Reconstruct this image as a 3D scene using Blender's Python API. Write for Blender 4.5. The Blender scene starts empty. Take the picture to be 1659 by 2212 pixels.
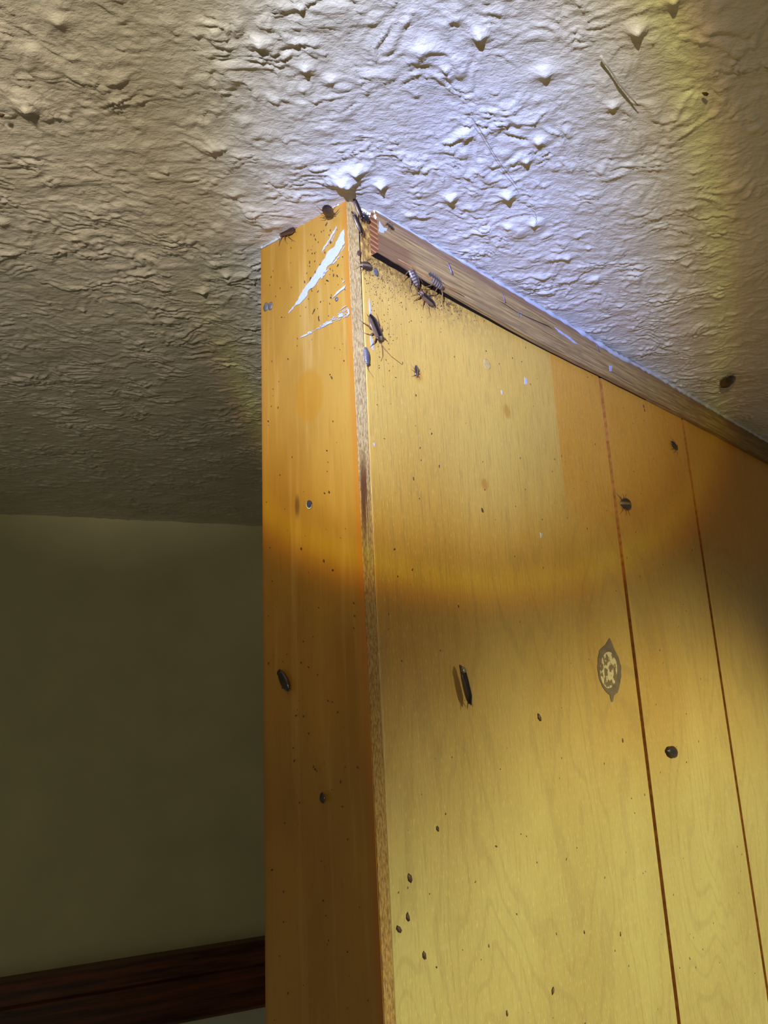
import bpy, bmesh, math, random
import numpy as np
from mathutils import Vector, Matrix

SC = bpy.context.scene
COL = SC.collection
random.seed(7)

# ------------------------------------------------------------------ camera
F = 1661.0; CX, CY = 829.5, 1106.0
_Z = Vector((-302, 6554, -1661)).normalized()           # room "up" seen from the camera
_Y = (Vector((0, 0, -1)) - _Z * Vector((0, 0, -1)).dot(_Z)).normalized()
_X = _Y.cross(_Z)
M = Matrix((_X, _Y, _Z))                                 # camera -> world rotation
CAM = Vector((0, 0, 2.2))
cam = bpy.data.cameras.new('camera'); cam_o = bpy.data.objects.new('camera', cam); COL.objects.link(cam_o)
cam.sensor_fit = 'HORIZONTAL'; cam.sensor_width = 36.0; cam.lens = 36.0 * F / 1659.0
cam.clip_start = 0.01; cam.clip_end = 50
cam_o.matrix_world = Matrix.Translation(CAM) @ M.to_4x4()
SC.camera = cam_o

# ------------------------------------------------------------------ view, world, lights
SC.view_settings.view_transform = 'Standard'; SC.view_settings.look = 'None'
SC.view_settings.gamma = 1.0; SC.view_settings.use_curve_mapping = False
SC.view_settings.exposure = 0.0
w = bpy.data.worlds.new('room_dusk'); SC.world = w; w.use_nodes = True
w.node_tree.nodes['Background'].inputs[0].default_value = (0.82, 0.74, 0.50, 1)
w.node_tree.nodes['Background'].inputs[1].default_value = 0.15

def light_nodes(L, stops, soft, maxdeg):
    """radial colour profile of the torch beam (angle from its axis); the lens blurs the rim on one side"""
    L.use_nodes = True; nt = L.node_tree; em = nt.nodes['Emission']; N = nt.nodes.new; lk = nt.links.new
    def mth(op, a, b=None):
        n = N('ShaderNodeMath'); n.operation = op
        for k, v in enumerate((a, b)):
            if v is None: continue
            if isinstance(v, (int, float)): n.inputs[k].default_value = v
            else: lk(v, n.inputs[k])
        return n.outputs[0]
    def ramp(v, st):
        cr = N('ShaderNodeValToRGB'); lk(v, cr.inputs[0]); e = cr.color_ramp.elements
        while len(e) > 1: e.remove(e[0])
        e[0].position = st[0][0] / maxdeg; e[0].color = (*st[0][1], 1)
        for a, c in st[1:]: n = e.new(a / maxdeg); n.color = (*c, 1)
        return cr.outputs[0]
    tc = N('ShaderNodeTexCoord'); sx = N('ShaderNodeSeparateXYZ'); lk(tc.outputs['Normal'], sx.inputs[0])
    x, y, z = sx.outputs
    v = mth('DIVIDE', mth('ARCCOSINE', mth('ABSOLUTE', z)), math.radians(maxdeg))
    r = mth('SQRT', mth('ADD', mth('MULTIPLY', x, x), mth('MULTIPLY', y, y)))
    d = mth('DIVIDE', mth('ADD', mth('MULTIPLY', x, RIM[0]), mth('MULTIPLY', y, RIM[1])), mth('MAXIMUM', r, .0001))
    mr = N('ShaderNodeMapRange'); mr.interpolation_type = 'SMOOTHSTEP'; lk(d, mr.inputs[0]); mr.inputs[1].default_value = .62; mr.inputs[2].default_value = .86
    mx = N('ShaderNodeMix'); mx.data_type = 'RGBA'; lk(mr.outputs[0], mx.inputs['Factor']); lk(ramp(v, stops), mx.inputs[6]); lk(ramp(v, soft), mx.inputs[7])
    lk(mx.outputs[2], em.inputs[0]); em.inputs[1].default_value = 1.0

def spot(name, loc, direction, energy, cone, blend, radius, color=(1, 1, 1)):
    L = bpy.data.lights.new(name, 'SPOT'); o = bpy.data.objects.new(name, L); COL.objects.link(o)
    L.energy = energy; L.spot_size = math.radians(cone); L.spot_blend = blend; L.shadow_soft_size = radius; L.color = color
    o.location = loc; o.rotation_euler = Vector(direction).to_track_quat('-Z', 'Y').to_euler()
    return o
RIM = (-.643, .766)                                      # upper left of the beam: soft rim
TORCH = Vector((-.09, -.298, 2.235))
BEAM = Vector((.185, .955, .23))
t = spot('torch_beam', TORCH, BEAM, 92, 120, 0.3, .006)
light_nodes(t.data, [
    (0.0, (.38, .47, .96)), (3.0, (.36, .45, .96)), (5.5, (.315, .40, .86)), (8.0, (.275, .32, .52)),
    (9.6, (.225, .225, .235)), (10.6, (.165, .148, .118)), (11.4, (.18, .175, .055)), (12.1, (.105, .066, .035)), (12.9, (.036, .030, .024)),
    (14.5, (.022, .019, .016)), (20, (.010, .0085, .007)), (28, (.006, .0055, .004)), (60, (.002, .002, .0015))],
    [(0.0, (.38, .47, .96)), (3.0, (.36, .45, .96)), (5.5, (.315, .385, .74)), (8.0, (.25, .275, .36)),
    (10, (.165, .155, .13)), (12, (.11, .097, .068)), (15, (.082, .07, .048)), (20, (.052, .044, .031)), (30, (.016, .014, .010)), (60, (.003, .003, .0025))], 60.0)
# added warm fill beside the torch, brightens the near left part of the ceiling
spot('ceiling_fill', (-.10, -.25, 2.25), Vector((-.20, .29, 2.436)) - Vector((-.10, -.25, 2.25)), 8.0, 27, 1.0, .02, (1.0, .88, .72))
# yellowish lamp down to the right, raking the lower panelling
spot('room_lamp', (1.128, -.279, 2.363), (-.722, .610, -.465), 84, 46, .50, .05, (.90, .96, .74))

# ------------------------------------------------------------------ helpers
def ray(px, py):
    return M @ Vector(((px - CX) / F, (CY - py) / F, -1.0))
H = 2.2 + ray(747, 437).z * 0.37                         # ceiling height
def on_ceiling(px, py, z=None):
    d = ray(px, py); return CAM + d * (((H if z is None else z) - 2.2) / d.z)
def on_plane(px, py, P, n):
    d = ray(px, py); return CAM + d * ((P - CAM).dot(n) / d.dot(n))
UP = Vector((0, 0, 1))
P1 = on_ceiling(747, 437); P0 = on_ceiling(563.5, 539)
dA = (on_ceiling(1659, 951) - on_ceiling(825, 455)).normalized()
dB = (P1 - P0).normalized(); WB = (P1 - P0).length
W0 = on_ceiling(0, 1110); dW = (on_ceiling(575, 1137) - W0).normalized()
def frame(o, d):
    y = UP.cross(d)
    m = Matrix((d, y, UP)).transposed().to_4x4(); m.translation = o
    return m
FA = frame(P1, dA); FB = frame(P0, dB); FW = frame(W0, dW)
IA, IB, IW = FA.inverted(), FB.inverted(), FW.inverted()
def la(px, py, off=0.0):      # point on the panelled wall, local (u, -off, z)
    n = FA.col[1].to_3d(); return IA @ on_plane(px, py, P1 - n * off, n)
def lb(px, py, off=0.0):
    n = FB.col[1].to_3d(); return IB @ on_plane(px, py, P0 - n * off, n)
def lw(px, py, off=0.0):
    n = FW.col[1].to_3d(); return IW @ on_plane(px, py, W0 - n * off, n)
def obj(name, bm, mats, parent=None, matrix=None, smooth=False):
    me = bpy.data.meshes.new(name); bm.normal_update(); bm.to_mesh(me); bm.free()
    for m in (mats if isinstance(mats, (list, tuple)) else [mats]): me.materials.append(m)
    if smooth:
        for p in me.polygons: p.use_smooth = True
    o = bpy.data.objects.new(name, me); COL.objects.link(o)
    if parent is not None: o.parent = parent
    if matrix is not None: o.matrix_local = matrix
    return o
def tag(o, label=None, cat=None, group=None, kind=None):
    if label: o['label'] = label
    if cat: o['category'] = cat
    if group: o['group'] = group
    if kind: o['kind'] = kind
    return o
def box(bm, x0, x1, y0, y1, z0, z1, mi=0):
    v = [bm.verts.new((x, y, z)) for x in (x0, x1) for y in (y0, y1) for z in (z0, z1)]
    for f in ((0, 1, 3, 2), (4, 6, 7, 5), (0, 4, 5, 1), (2, 3, 7, 6), (0, 2, 6, 4), (1, 5, 7, 3)):
        bm.faces.new([v[i] for i in f]).material_index = mi
    return v
def prism(bm, pts, thick, nrm, mi=0):
    """closed plate: polygon pts (Vectors) extruded by thick along nrm"""
    a = [bm.verts.new(p) for p in pts]; b = [bm.verts.new(p + nrm * thick) for p in pts]
    n = len(pts)
    fs = [bm.faces.new(b), bm.faces.new(a[::-1])]
    for i in range(n): fs.append(bm.faces.new((a[i], a[(i + 1) % n], b[(i + 1) % n], b[i])))
    for f in fs: f.material_index = mi
def tube(bm, pts, radii, seg=6, mi=0, squash=1.0):
    rings = []
    for i, p in enumerate(pts):
        p = Vector(p)
        d = (Vector(pts[min(i + 1, len(pts) - 1)]) - Vector(pts[max(i - 1, 0)])).normalized()
        a = d.orthogonal().normalized() if abs(d.z) > .95 else d.cross(Vector((0, 0, 1))).normalized()
        b = d.cross(a).normalized()
        r = radii[i] if isinstance(radii, (list, tuple)) else radii
        rings.append([bm.verts.new(p + a * r * math.cos(2 * math.pi * k / seg) + b * r * squash * math.sin(2 * math.pi * k / seg)) for k in range(seg)])
    for i in range(len(rings) - 1):
        for k in range(seg):
            f = bm.faces.new((rings[i][k], rings[i][(k + 1) % seg], rings[i + 1][(k + 1) % seg], rings[i + 1][k])); f.material_index = mi; f.smooth = True
    for R in (rings[0][::-1], rings[-1]):
        f = bm.faces.new(R); f.material_index = mi
def blob(bm, c, rx, ry, rz, rot=0, n=8, m=4, mi=0, jit=0):
    """dome lying on local z=0 plane"""
    ca, sa = math.cos(rot), math.sin(rot)
    rings = []
    for j in range(m):
        a = j / m * math.pi / 2
        ring = []
        for i in range(n):
            b = 2 * math.pi * i / n; q = 1 + random.uniform(-jit, jit)
            x, y = rx * math.cos(a) * math.cos(b) * q, ry * math.cos(a) * math.sin(b) * q
            ring.append(bm.verts.new((c[0] + x * ca - y * sa, c[1] + x * sa + y * ca, c[2] + rz * math.sin(a))))
        rings.append(ring)
    top = bm.verts.new((c[0], c[1], c[2] + rz))
    for j in range(m - 1):
        for i in range(n):
            f = bm.faces.new((rings[j][i], rings[j][(i + 1) % n], rings[j + 1][(i + 1) % n], rings[j + 1][i])); f.material_index = mi; f.smooth = True
    for i in range(n):
        f = bm.faces.new((rings[-1][i], rings[-1][(i + 1) % n], top)); f.material_index = mi; f.smooth = True
    f = bm.faces.new(rings[0][::-1]); f.material_index = mi

# ------------------------------------------------------------------ materials
class NT:
    def __init__(s, name, rough=.5, spec=.5, coat=0.0, coat_rough=.2):
        s.m = bpy.data.materials.new(name); s.m.use_nodes = True; s.t = s.m.node_tree
        s.b = s.t.nodes['Principled BSDF']; s.b.inputs['Roughness'].default_value = rough
        s.b.inputs['Specular IOR Level'].default_value = spec
        s.b.inputs['Coat Weight'].default_value = coat; s.b.inputs['Coat Roughness'].default_value = coat_rough
        s.tc = s.t.nodes.new('ShaderNodeTexCoord')
    def put(s, sock, v):
        if isinstance(v, bpy.types.NodeSocket): s.t.links.new(v, sock)
        elif v is not None: sock.default_value = v
    def math(s, op, a, b=None, c=None):
        n = s.t.nodes.new('ShaderNodeMath'); n.operation = op
        s.put(n.inputs[0], a); s.put(n.inputs[1], b); s.put(n.inputs[2], c); return n.outputs[0]
    def vec(s, scale=(1, 1, 1), loc=(0, 0, 0), src=None):
        n = s.t.nodes.new('ShaderNodeMapping'); n.inputs['Scale'].default_value = scale; n.inputs['Location'].default_value = loc
        s.t.links.new(src or s.tc.outputs['Object'], n.inputs[0]); return n.outputs[0]
    def noise(s, v, scale=1, detail=3, rough=.5, dist=0):
        n = s.t.nodes.new('ShaderNodeTexNoise'); n.inputs['Scale'].default_value = scale; n.inputs['Detail'].default_value = detail
        n.inputs['Roughness'].default_value = rough; n.inputs['Distortion'].default_value = dist; s.t.links.new(v, n.inputs[0]); return n.outputs[0]
    def ramp(s, v, stops):
        n = s.t.nodes.new('ShaderNodeValToRGB'); s.t.links.new(v, n.inputs[0]); e = n.color_ramp.elements
        while len(e) > 1: e.remove(e[0])
        e[0].position = stops[0][0]; c = stops[0][1]; e[0].color = (c, c, c, 1) if isinstance(c, (int, float)) else (*c, 1)
        for p, c in stops[1:]:
            x = e.new(p); x.color = (c, c, c, 1) if isinstance(c, (int, float)) else (*c, 1)
        return n.outputs[0]
    def mix(s, f, a, b, mode='MIX'):
        n = s.t.nodes.new('ShaderNodeMix'); n.data_type = 'RGBA'; n.blend_type = mode
        s.put(n.inputs['Factor'], f)
        for k, v in ((6, a), (7, b)):
            s.put(n.inputs[k], (*v, 1) if isinstance(v, tuple) and len(v) == 3 else v)
        return n.outputs[2]
    def xyz(s):
        n = s.t.nodes.new('ShaderNodeSeparateXYZ'); s.t.links.new(s.tc.outputs['Object'], n.inputs[0]); return n.outputs
    def sstep(s, v, a, b):
        n = s.t.nodes.new('ShaderNodeMapRange'); n.interpolation_type = 'SMOOTHSTEP'
        s.put(n.inputs[0], v); n.inputs[1].default_value = a; n.inputs[2].default_value = b; return n.outputs[0]
    def bump(s, v, strength=.3, dist=.001, prev=None):
        n = s.t.nodes.new('ShaderNodeBump'); n.inputs['Strength'].default_value = strength; n.inputs['Distance'].default_value = dist
        s.put(n.inputs['Height'], v)
        if prev is not None: s.t.links.new(prev, n.inputs['Normal'])
        return n.outputs[0]
    def done(s, col=None, nor=None, rough=None):
        if col is not None: s.put(s.b.inputs['Base Color'], (*col, 1) if isinstance(col, tuple) else col)
        if nor is not None: s.t.links.new(nor, s.b.inputs['Normal'])
        if rough is not None: s.put(s.b.inputs['Roughness'], rough)
        return s.m
def plain(name, col, rough=.5, spec=.5, var=.15, scale=400):
    t = NT(name, rough, spec); n = t.noise(t.vec(), scale, 3)
    c = t.mix(t.ramp(n, [(.3, 0.0), (.7, 1.0)]), tuple(x * (1 - var) for x in col), tuple(min(1, x * (1 + var)) for x in col))
    return t.done(c)

def ellipse_mask(t, xyz, cu, cz, ru, rz, soft=.25, nz=None):
    a = t.math('DIVIDE', t.math('SUBTRACT', xyz[0], cu), ru); b = t.math('DIVIDE', t.math('SUBTRACT', xyz[2], cz), rz)
    r = t.math('SQRT', t.math('ADD', t.math('MULTIPLY', a, a), t.math('MULTIPLY', b, b)))
    if nz is not None: r = t.math('ADD', r, t.math('MULTIPLY', t.math('SUBTRACT', nz, .5), .9))
    return t.math('SUBTRACT', 1.0, t.sstep(r, 1 - soft, 1 + soft))

# panelled wall veneer
t = NT('lacquered_veneer', .42, .5, .35, .22); X = t.xyz()
fine = t.noise(t.vec((900, 900, 60)), 1, 3, .6)
pores = t.noise(t.vec((2200, 2200, 260)), 1, 2, .6)
warp = t.noise(t.vec((11, 11, 3.0), (3.1, 0, 1.7)), 1, 3, .45, .4)
rings = t.math('SINE', t.math('MULTIPLY', warp, 150))
patchy = t.noise(t.vec((14, 14, 7), (7, 0, 2)), 1, 3, .55)
col = t.mix(t.ramp(patchy, [(.3, 0.0), (.7, 1.0)]), (.61, .345, .052), (.69, .415, .07))
# veneer sheet beyond the seam is a redder piece in its upper part
seam_n = t.math('MULTIPLY', t.math('SUBTRACT', t.noise(t.vec((0, 0, 500)), 1, 3), .5), .0018)
orange = t.math('MULTIPLY', t.sstep(t.math('ADD', X[0], seam_n), .1728, .1752), t.sstep(t.math('ADD', X[2], t.math('MULTIPLY', t.math('SUBTRACT', patchy, .5), .08)), -.155, -.115))
col = t.mix(orange, col, t.mix(t.ramp(patchy, [(.3, 0.0), (.7, 1.0)]), (.62, .27, .022), (.68, .32, .035)))
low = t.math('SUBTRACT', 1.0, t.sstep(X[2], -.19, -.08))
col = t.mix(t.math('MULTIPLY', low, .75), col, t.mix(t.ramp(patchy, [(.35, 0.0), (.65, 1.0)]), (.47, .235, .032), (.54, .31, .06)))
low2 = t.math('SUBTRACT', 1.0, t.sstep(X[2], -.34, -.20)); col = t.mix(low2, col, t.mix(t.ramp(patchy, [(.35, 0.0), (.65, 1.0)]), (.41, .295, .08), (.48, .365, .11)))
col = t.mix(t.math('MULTIPLY', t.ramp(rings, [(.55, 0.0), (.95, 1.0)]), t.math('ADD', .04, t.math('MULTIPLY', low, .15))), col, (.26, .16, .05))
col = t.mix(t.math('MULTIPLY', t.ramp(fine, [(.28, 1.0), (.50, 0.0)]), .45), col, (.31, .18, .05))
col = t.mix(t.math('MULTIPLY', t.ramp(pores, [(.58, 0.0), (.70, 1.0)]), .45), col, (.86, .60, .18))
# amber drips / stains
for (px, py, ru, rz) in ((903, 810, .0028, .0035), (1047, 1046, .003, .003), (1095, 888, .003, .004)):
    q = la(px, py); col = t.mix(t.math('MULTIPLY', ellipse_mask(t, X, q.x, q.z, ru, rz, .4, fine), .6), col, (.46, .19, .02))
# grime around the infested corner
grn = t.noise(t.vec((420, 420, 300)), 1, 4, .6)
edge_d = t.math('ADD', X[2], t.math('MULTIPLY', X[0], .10))
grime = t.math('MULTIPLY', t.sstep(edge_d, -.042, -.016), t.math('SUBTRACT', 1.0, t.sstep(X[0], .03, .15)))
col = t.mix(t.math('MULTIPLY', t.math('MULTIPLY', grime, t.ramp(grn, [(.36, 0.0), (.56, 1.0)])), .85), col, (.17, .075, .025))
bmp = t.bump(t.math('ADD', fine, t.math('MULTIPLY', pores, .6)), .22, .0006)
bmp = t.bump(t.noise(t.vec((60, 60, 30)), 1, 2), .25, .0012, bmp)
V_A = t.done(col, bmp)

# end board veneer
t = NT('amber_lacquered_board', .35, .5, .25, .2); X = t.xyz()
fine = t.noise(t.vec((800, 800, 50)), 1, 3, .6); patchy = t.noise(t.vec((26, 26, 9), (4, 0, 9)), 1, 3, .55, .3)
strk = t.noise(t.vec((180, 180, 9)), 1, 3)
col = t.mix(t.ramp(patchy, [(.32, 0.0), (.68, 1.0)]), (.36, .168, .018), (.47, .238, .028))
col = t.mix(t.math('MULTIPLY', t.ramp(strk, [(.55, 0.0), (.72, 1.0)]), .45), col, (.58, .34, .085))
col = t.mix(t.math('MULTIPLY', t.ramp(fine, [(.25, 1.0), (.45, 0.0)]), .35), col, (.27, .12, .02))
q = lb(668, 852); col = t.mix(t.math('MULTIPLY', ellipse_mask(t, X, q.x, q.z, .0085, .0125, .16, patchy), .62), col, (.42, .17, .008))
q = lb(640, 1092); col = t.mix(t.math('MULTIPLY', ellipse_mask(t, X, q.x, q.z, .0014, .005, .5, fine), .7), col, (.10, .035, .015))
red = t.math('SUBTRACT', 1.0, t.sstep(X[0], .0, .002)); col = t.mix(t.math('MULTIPLY', red, .5), col, (.35, .10, .02))
red = t.sstep(X[0], WB - .004, WB - .001); col = t.mix(t.math('MULTIPLY', red, .55), col, (.48, .15, .01))
V_B = t.done(col, t.bump(fine, .15, .0005, t.bump(t.noise(t.vec((90, 90, 25)), 1, 2), .3, .001)))

# raw plywood edge
t = NT('raw_plywood_edge', .75, .25); X = t.xyz()
st = t.noise(t.vec((1500, 1500, 420)), 1, 4, .7); ln = t.noise(t.vec((1500, 1500, 12)), 1, 2)
col = t.mix(t.ramp(st, [(.36, 0.0), (.6, 1.0)]), (.33, .18, .045), (.66, .46, .165))
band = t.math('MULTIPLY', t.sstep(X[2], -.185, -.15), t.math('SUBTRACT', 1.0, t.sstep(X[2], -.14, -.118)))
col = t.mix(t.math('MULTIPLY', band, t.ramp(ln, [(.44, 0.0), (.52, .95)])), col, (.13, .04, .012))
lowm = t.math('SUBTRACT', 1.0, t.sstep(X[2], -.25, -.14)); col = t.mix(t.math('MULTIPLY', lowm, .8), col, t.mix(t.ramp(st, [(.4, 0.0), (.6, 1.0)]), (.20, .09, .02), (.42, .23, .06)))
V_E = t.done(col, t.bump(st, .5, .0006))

# raw wood trim
t = NT('weathered_raw_wood', .7, .3); X = t.xyz()
gr = t.noise(t.vec((30, 900, 900)), 1, 4, .65, .2); bl = t.noise(t.vec((45, 200, 200)), 1, 3)
col = t.mix(t.ramp(gr, [(.36, 0.0), (.62, 1.0)]), (.21, .120, .038), (.46, .29, .10))
col = t.mix(t.math('MULTIPLY', t.ramp(bl, [(.5, 0.0), (.66, 1.0)]), .5), col, (.22, .13, .065))
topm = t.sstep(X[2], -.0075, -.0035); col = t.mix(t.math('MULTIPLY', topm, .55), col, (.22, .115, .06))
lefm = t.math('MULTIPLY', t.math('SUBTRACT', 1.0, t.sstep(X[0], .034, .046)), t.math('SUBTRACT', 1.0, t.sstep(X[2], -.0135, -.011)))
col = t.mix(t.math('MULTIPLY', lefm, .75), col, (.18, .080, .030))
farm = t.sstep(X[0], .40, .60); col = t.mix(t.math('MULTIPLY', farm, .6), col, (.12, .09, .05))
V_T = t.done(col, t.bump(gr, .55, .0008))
t = NT('trim_end_grain', .6, .4); X = t.xyz()
w_ = t.math('SINE', t.math('MULTIPLY', t.math('ADD', X[2], t.math('MULTIPLY', X[1], -1.1)), 2300))
col = t.mix(t.ramp(w_, [(.2, 0.0), (.9, 1.0)]), (.15, .052, .015), (.36, .15, .045))
V_TE = t.done(col, t.bump(w_, .4, .0004))

# ceiling paint
t = NT('textured_ceiling_paint', .42, .5, 0)
n1 = t.noise(t.vec((260, 420, 260)), 1, 4, .6, .3); n2 = t.noise(t.vec((18, 18, 18)), 1, 3)
n3 = t.noise(t.vec((950, 1300, 900)), 1, 3, .6)
col = t.mix(t.ramp(n2, [(.35, 0.0), (.65, 1.0)]), (.60, .55, .455), (.66, .62, .54))
sp = t.ramp(t.noise(t.vec((330, 330, 330), (5, 5, 5)), 1, 1), [(.76, 0.0), (.79, 1.0)])
col = t.mix(t.math('MULTIPLY', sp, .5), col, (.25, .17, .10))
V_C = t.done(col, t.bump(n3, .25, .0005, t.bump(n1, .55, .0012)))
# back wall
t = NT('olive_cream_wall_paint', .6, .3)
n2 = t.noise(t.vec((14, 14, 14)), 1, 4); n3 = t.noise(t.vec((150, 150, 150)), 1, 3)
col = t.mix(t.ramp(n2, [(.3, 0.0), (.7, 1.0)]), (.58, .555, .33), (.66, .63, .38))
V_W = t.done(col, t.bump(n3, .2, .001))
t = NT('dark_mahogany_stain', .35, .5)
g = t.noise(t.vec((12, 180, 180)), 1, 4, .6)
V_D = t.done(t.mix(t.ramp(g, [(.35, 0.0), (.65, 1.0)]), (.035, .008, .004), (.16, .045, .016)), t.bump(g, .3, .001))
V_DOOR = plain('white_door_paint', (.75, .77, .68), .5, .4, .05, 30)
V_FLOOR = plain('brown_floor_boards', (.16, .11, .07), .5, .4, .3, 6)
V_HID = plain('partition_plaster', (.55, .48, .33), .7, .3, .08, 40)
V_GAP_SHADE = plain('crevice_shade', (.016, .010, .006), .9, .1)  # near-black colour standing in for shade in cracks and under the trim
V_GROOVE = plain('groove_stain', (.26, .092, .014), .8, .1, .3, 300)
V_PAINT = plain('dried_white_paint', (.47, .47, .49), .45, .5, .06, 700)
V_CREAM = plain('cream_filler', (.72, .64, .45), .6, .3, .2, 900)
V_METAL = plain('dull_grey_metal', (.11, .095, .075), .45, .6, .4, 900)
V_STAPLE = plain('tarnished_staple', (.10, .065, .075), .4, .6, .4, 900)
V_HOLE = plain('nail_hole_dark', (.05, .045, .06), .7, .3)
V_DROP = plain('insect_droppings', (.085, .042, .018), .6, .4, .5, 500)
V_STRAW = plain('pale_straw', (.42, .36, .27), .5, .4)
V_HAIR = plain('dark_hair', (.03, .02, .015), .4, .5)
V_PLUG_RIM = plain('patch_rim', (.17, .105, .05), .55, .4, .25, 250)
t = NT('patch_core_mottled', .5, .4); n = t.noise(t.vec((260, 260, 220)), 1, 3, .55)
V_PLUG = t.done(t.mix(t.ramp(n, [(.47, 0.0), (.53, 1.0)]), (.20, .125, .045), (.62, .46, .20)))

# insects: pattern runs over local x (tail to head) and y (side to side), body length 1
def insect_mat(name, dark, edge, stripes=0.0, rough=.28, core=.10, bw=.05):
    t = NT(name, rough, .6, .4, .1); X = t.xyz(); ay = t.math('ABSOLUTE', X[1])
    c = t.mix(t.sstep(ay, core - bw, core + bw), dark, edge)
    if stripes:
        s = t.math('SINE', t.math('MULTIPLY', X[0], 60)); m = t.math('MULTIPLY', t.ramp(s, [(.6, 0.0), (.95, 1.0)]), t.math('MULTIPLY', t.sstep(ay, .02, .10), stripes))
        c = t.mix(m, c, (.42, .38, .33))
    n = t.noise(t.vec((30, 30, 30)), 1, 2); c = t.mix(t.math('MULTIPLY', n, .3), c, tuple(x * .5 for x in dark))
    return t.done(c)
I_BODY = insect_mat('roach_amber_body', (.055, .024, .012), (.20, .10, .04))
I_LEG = plain('roach_amber_leg', (.17, .075, .025), .35, .5, .3, 30)
I_WING = insect_mat('roach_wing', (.028, .014, .012), (.30, .19, .09), 0, .22, .085, .03)
I_PRO = insect_mat('roach_pronotum', (.26, .16, .07), (.05, .025, .015), 0, .25, .05, .02)
I_NYMPH = insect_mat('roach_nymph_body', (.20, .12, .05), (.030, .014, .010), .0, .25, .06, .03)
I_STRIPE = insect_mat('roach_striped_abdomen', (.05, .03, .02), (.12, .075, .045), .95, .3, .06, .04)
I_DARK = insect_mat('roach_dark_body', (.022, .013, .011), (.05, .027, .016), 0, .3)
I_REST = insect_mat('roach_rust_body', (.10, .035, .018), (.20, .10, .05), 0, .25)
I_GREY = insect_mat('roach_grey_shed_body', (.10, .085, .08), (.16, .14, .13), .6, .3)
I_GLOSS = insect_mat('roach_glossy_black', (.008, .008, .012), (.02, .015, .015), 0, .08)

# ------------------------------------------------------------------ ceiling
def vnoise(x, y, seed):
    rs = np.random.RandomState(seed); g = rs.rand(256, 256)
    xi = np.floor(x).astype(int); yi = np.floor(y).astype(int); fx = x - xi; fy = y - yi
    sx = fx * fx * fx * (fx * (fx * 6 - 15) + 10); sy = fy * fy * fy * (fy * (fy * 6 - 15) + 10)
    a = g[xi % 256, yi % 256]; b = g[(xi + 1) % 256, yi % 256]; c = g[xi % 256, (yi + 1) % 256]; d = g[(xi + 1) % 256, (yi + 1) % 256]
    return (a * (1 - sx) + b * sx) * (1 - sy) + (c * (1 - sx) + d * sx) * sy
def graded(lo, f0, f1, hi, step, grow):
    mid = list(np.arange(f0, f1, step)); out = []
    s = step; x = f0
    while x > lo: s = min(s * grow, .012); x -= s; out.append(x)
    up = []; s = step; x = mid[-1]
    while x < hi: s = min(s * grow, .012); x += s; up.append(x)
    return np.array(out[::-1] + mid + up)
gx = graded(-1.7, -.27, .30, 1.7, .00085, 1.006); gy = graded(-.7, .185, .60, 1.9, .00085, 1.004)
GX, GY = np.meshgrid(gx, gy, indexing='ij')
wx = (vnoise(GX * 55, GY * 55, 1) - .5) * .012; wy = (vnoise(GX * 38, GY * 50, 2) - .5) * .022
ang = .20
U = (GX + wx) * np.cos(ang) + (GY + wy) * np.sin(ang); V = -(GX + wx) * np.sin(ang) + (GY + wy) * np.cos(ang)
def scales(lu, lv, seed, wob):                             # overlapping lips of plaster, steep on the far side
    p = V / lv + wob * vnoise(U / lu, V / (lv * 1.3), seed) + 1.1 * vnoise(U / (lu * .5), V / (lv * .9), seed + 1) + .35 * vnoise(U / (lu * .2), V / (lv * .4), seed + 3)
    q = p - np.floor(p); tooth = np.where(q < .72, (q / .72) ** 1.4, ((1 - q) / .28)); tooth = tooth * tooth * (3 - 2 * tooth)
    m = vnoise(U / lu, V / (lv * .9), seed + 2); m = np.clip((m - .36) / .36, 0, 1)
    return tooth * m
f3 = vnoise(U / .0032, V / .0021, 5); f0 = vnoise(GX / .030, GY / .024, 6)
amp = .5 + .8 * vnoise(GX / .025, GY / .025, 7)
lumps = np.clip(vnoise(GX / .0085, GY / .0065, 8) - .5, 0, 1) * 2
h = amp * (.00080 * scales(.0115, .0095, 20, 2.4) + .00055 * scales(.0065, .0055, 30, 2.0) + .00030 * scales(.0035, .0032, 40, 1.5) + .00030 * f3 + .0009 * lumps ** 1.5) + .0010 * f0
rs = np.random.RandomState(11)
spikes = []
for k in range(170):
    spikes.append((rs.uniform(-.3, .45), rs.uniform(.15, .75), rs.uniform(.0004, .0016), rs.uniform(.0010, .0019)))
for px, py, a_, s_ in ((768, 374, .0040, .0022), (738, 392, .0042, .0034), (752, 398, .0034, .0024), (822, 404, .0038, .0020), (1095, 428, .0038, .0020),
                       (972, 432, .0036, .0022), (1372, 72, .0042, .0022), (660, 155, .003, .0020), (1320, 235, .0026, .0018), (1035, 85, .003, .0022),
                       (1160, 310, .0028, .002), (1135, 350, .0028, .002), (715, 180, .0024, .0018), (460, 328, .0026, .0018), (1450, 6, .0040, .002),
                       (905, 118, .0028, .0042), (560, 100, .003, .0022), (1175, 165, .003, .0025), (60, 235, .004, .0035), (1225, 560, .002, .0018),
                       (490, 598, .0028, .002), (440, 632, .0028, .0022), (1095, 495, .002, .0016), (1150, 485, .002, .0016), (130, 55, .003, .003)):
    p = on_ceiling(px, py); spikes.append((p.x, p.y - .002, a_, s_))
for (sx_, sy_, a_, s_) in spikes:
    i0, i1 = np.searchsorted(gx, (sx_ - s_ * 5, sx_ + s_ * 5)); j0, j1 = np.searchsorted(gy, (sy_ - s_ * 5, sy_ + s_ * 5))
    if i1 <= i0 or j1 <= j0: continue
    rr = np.hypot((GX[i0:i1, j0:j1] - sx_) * .75, GY[i0:i1, j0:j1] - sy_)
    h[i0:i1, j0:j1] += a_ * np.exp(-(rr / s_) ** 1.25)
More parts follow.
